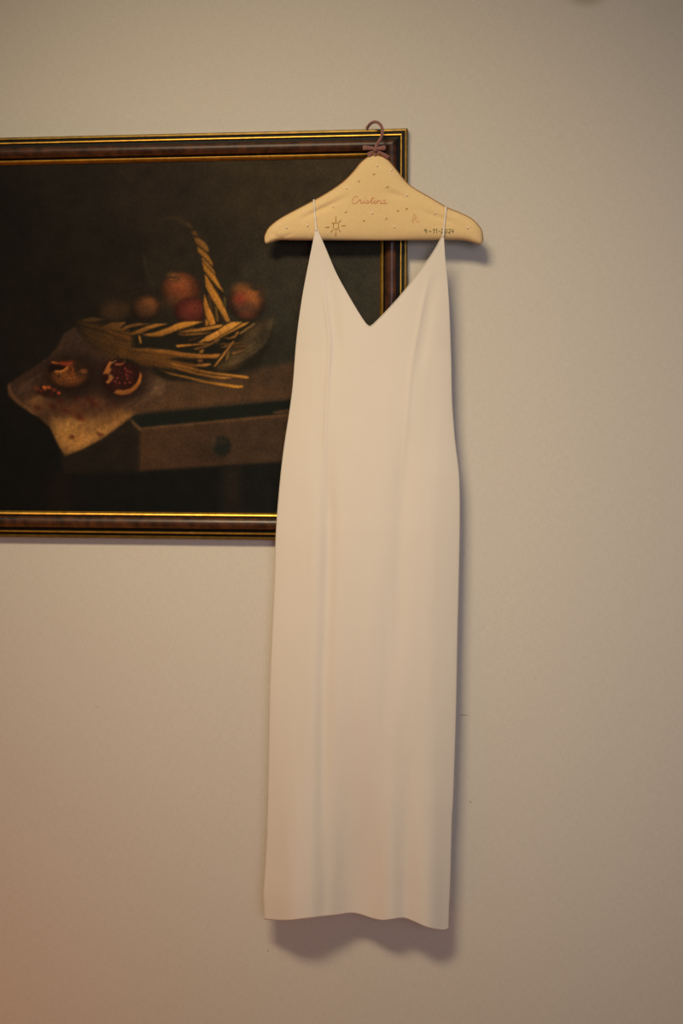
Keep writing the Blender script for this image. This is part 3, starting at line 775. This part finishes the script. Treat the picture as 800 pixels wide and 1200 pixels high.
def by_x(pl):
    a = np.array(smooth_path(pl, 6)); o = np.argsort(a[:, 0], kind='stable'); a = a[o]
    return lambda x: float(np.interp(x, a[:, 0], a[:, 1]))
LE, RE, NL, NR, HEM = by_y(left_e), by_y(right_e), by_y(neck_l), by_y(neck_r), by_x(hem)
def sstep(a, b, x):
    t = min(1, max(0, (x - a) / (b - a))); return t * t * (3 - 2 * t)
def lerp_tab(tab, y):
    return float(np.interp(y, [a for a, _ in tab], [b for _, b in tab]))
seam_l = [(374, 285), (378, 330), (384, 380), (386, 400), (385, 425), (382.5, 470), (381, 520), (381, 570), (382.5, 620), (381, 700), (378, 780), (376, 900)]
seam_r = [(514, 300), (500, 335), (489, 390), (482, 430), (477, 480), (473, 540), (469, 620), (466, 720), (464, 800)]
SL, SR = by_y(seam_l), by_y(seam_r)

def side_depth(y):
    return lerp_tab([(262, .0645), (284, .0640), (330, .058), (410, .049), (600, .047), (900, .048), (1090, .052)], y)
def bulge(y):
    return lerp_tab([(262, .0005), (290, .002), (340, .008), (410, .018), (520, .022), (620, .026), (900, .029), (1090, .033)], y)
def fold(px, y):
    g = lambda c, s: math.exp(-((px - c) / s) ** 2)
    f = 0.0
    k = sstep(500, 620, y) * (1 - .55 * sstep(850, 1000, y))
    f -= .0064 * g(SL(y) + 3, 8) * k                     # long soft valley under the left dart
    f += .0016 * g(SL(y) - 13, 9) * k
    f -= .0040 * g(SR(y) + 1, 11) * sstep(470, 580, y) * (1 - sstep(700, 860, y))
    f += .0018 * g(505, 14) * sstep(520, 640, y) * (1 - .5 * sstep(800, 950, y))
    f += .0021 * g(SL(y), 2.4) * sstep(300, 380, y) * (1 - sstep(480, 640, y))    # pressed dart ridges
    f += .0011 * g(SR(y), 2.8) * sstep(310, 360, y) * (1 - sstep(480, 600, y))
    f -= .0022 * g(SL(y) + 8, 7) * sstep(285, 330, y) * (1 - sstep(400, 480, y))
    f -= .0018 * g(SR(y) + 10, 7) * sstep(300, 340, y) * (1 - sstep(400, 470, y))
    # flares opening towards the hem
    k = sstep(740, 1110, y) ** 1.5 / sstep(740, 1110, 1085) ** 1.5
    f += k * (-.030 * g(420, 34) + .014 * g(345, 34) + .004 * g(452, 14) - .009 * g(475, 12) + .012 * g(512, 18))
    f += .0022 * g(430, 10) * sstep(640, 760, y) * (1 - sstep(900, 1000, y)) - .0016 * g(452, 9) * sstep(640, 760, y) * (1 - sstep(900, 1000, y))
    f += .0012 * mnoise.noise(Vector((px * .035, y * .006, 1.7))) * sstep(380, 480, y)
    f += .0004 * mnoise.noise(Vector((px * .10, y * .02, 5.1))) * sstep(300, 420, y)
    return f
def front(px, y):
    l, r = LE(y), RE(y)
    u = (px - l) / max(r - l, 1e-6); v = min(1, abs(2 * u - 1))
    e = max(0.0, 1 - v ** 2.4) ** 0.85
    ee = sstep(0, .34, 1 - v)
    return side_depth(y) + bulge(y) * e + fold(px, y) * ee

def hem_y(px, yn):
    if yn <= 800: return yn
    return 800 + (yn - 800) * (HEM(px) - 800) / 285.0

NC = 76
def row(a, b, y, side):
    out = []
    for k in range(NC + 1):
        t = k / NC
        x = a + (b - a) * t
        out.append((x, hem_y(x, y)))
    return out

dress = empty('slip_dress', P(420, 1085, .046), 'long ivory V-neck slip dress with thin straps on the padded hanger', 'dress')
YT = 382.6
ys_up_l = list(np.linspace(266.5, YT, 60)); ys_up_r = list(np.linspace(274, YT, 60))
ys_dn = list(np.linspace(YT, 800, 220))[1:] + list(np.linspace(800, 1085, 170))[1:]
def mid(y): return lerp_tab([(382.6, 432.8), (520, 432), (800, 426), (1085, 420)], y)
V, Fc = [], []
def add_rows(rows):
    base = len(V); n = NC + 1
    for r in rows:
        for x, y, yn in r: V.append(P(x, y, front(x, yn)))
    for i in range(len(rows) - 1):
        for k in range(NC):
            Fc.append((base + i * n + k, base + (i + 1) * n + k, base + (i + 1) * n + k + 1, base + i * n + k + 1))
def mk(a, b, y):
    return [(x, hem_y(x, y), y) for x in (a + (b - a) * k / NC for k in range(NC + 1))]
add_rows([mk(LE(y), NL(y), y) for y in ys_up_l] + [mk(LE(y), mid(y), y) for y in ys_dn])
add_rows([mk(NR(y), RE(y), y) for y in ys_up_r] + [mk(mid(y), RE(y), y) for y in ys_dn])
fp = recalc(mesh_obj('front_panel', V, Fc, M_satin, dress))
sd = fp.modifiers.new('thickness', 'SOLIDIFY'); sd.thickness = 0.0006; sd.offset = -1

# low back panel, joined to the front at the side seams
V, Fc = [], []
ys_b = list(np.linspace(412, 800, 100)) + list(np.linspace(800, 1085, 70))[1:]
NB = 70
for y in ys_b:
    l, r = LE(y), RE(y)
    for k in range(NB + 1):
        t = k / NB; x = l + (r - l) * t; v = abs(2 * t - 1)
        e = max(0.0, 1 - v ** 2.6) ** 0.55
        dback = side_depth(y) - lerp_tab([(412, .010), (640, .014), (800, .020), (1085, .024)], y) * e
        dback += .004 * math.sin(x * .07) * sstep(800, 1085, y) * e
        yb = y + (10 * (1 - v * v) if y < 413 else 10 * (1 - v * v) * max(0, 1 - (y - 412) / 60))
        V.append(P(x, hem_y(x, yb) - (6 * e * sstep(900, 1085, y)), dback))
for i in range(len(ys_b) - 1):
    for k in range(NB):
        a = i * (NB + 1) + k
        Fc.append((a, a + 1, a + NB + 2, a + NB + 1))
bkp = recalc(mesh_obj('back_panel', V, Fc, M_satin, dress))

# narrow turned binding along the neckline
nl = [P(x, y, front(x, y) + .0003) for x, y in smooth_path(neck_l, 6)] 
nr = [P(x, y, front(x, y) + .0003) for x, y in smooth_path(neck_r, 6)]
tube('neckline_binding', nl + nr[::-1][1:], 0.0008, M_satin, dress, 6)
def strap(xt, xa, ya):
    yt = float(h_top(xt))
    hb = .0300
    xb = xa + (8 if xa < 430 else -8)
    pts_ = [(xb, 436, .0385), (xb, 400, .034), (xb, 330, .0295), (xa + (xb - xa) * .5, yt + 42, .0285), (xt + (xa - xt) * .8, yt + 24, .0285), (xt, yt + 6, .0310), (xt, yt + .2, HC - .006), (xt, yt - 1.4, HC + .001), (xt + (xa - xt) * .03, yt - .2, HC + .0085)]
    for k in range(1, 6):
        t = k / 5; x = xt + (xa - xt) * t; y = yt + (ya - yt) * t
        pts_.append((x, y, max(h_front(x, y) + .0018, HC + .010) if t < 1 else front(x, max(y, 274)) + .0004))
    pts_.append((xa + (.3 if xa < 430 else -.2), ya + 3, front(xa, ya + 3) + .0003))
    return tube('strap', [P(*p) for p in smooth_path(pts_, 5)], 0.0017, M_satin, dress, 8, 0.45)
strap(367.6, 370.1, 267.5)
strap(522.6, 519.2, 275)
print('tris', sum(len(o.data.polygons) * 2 for o in bpy.data.objects if o.type == 'MESH'))
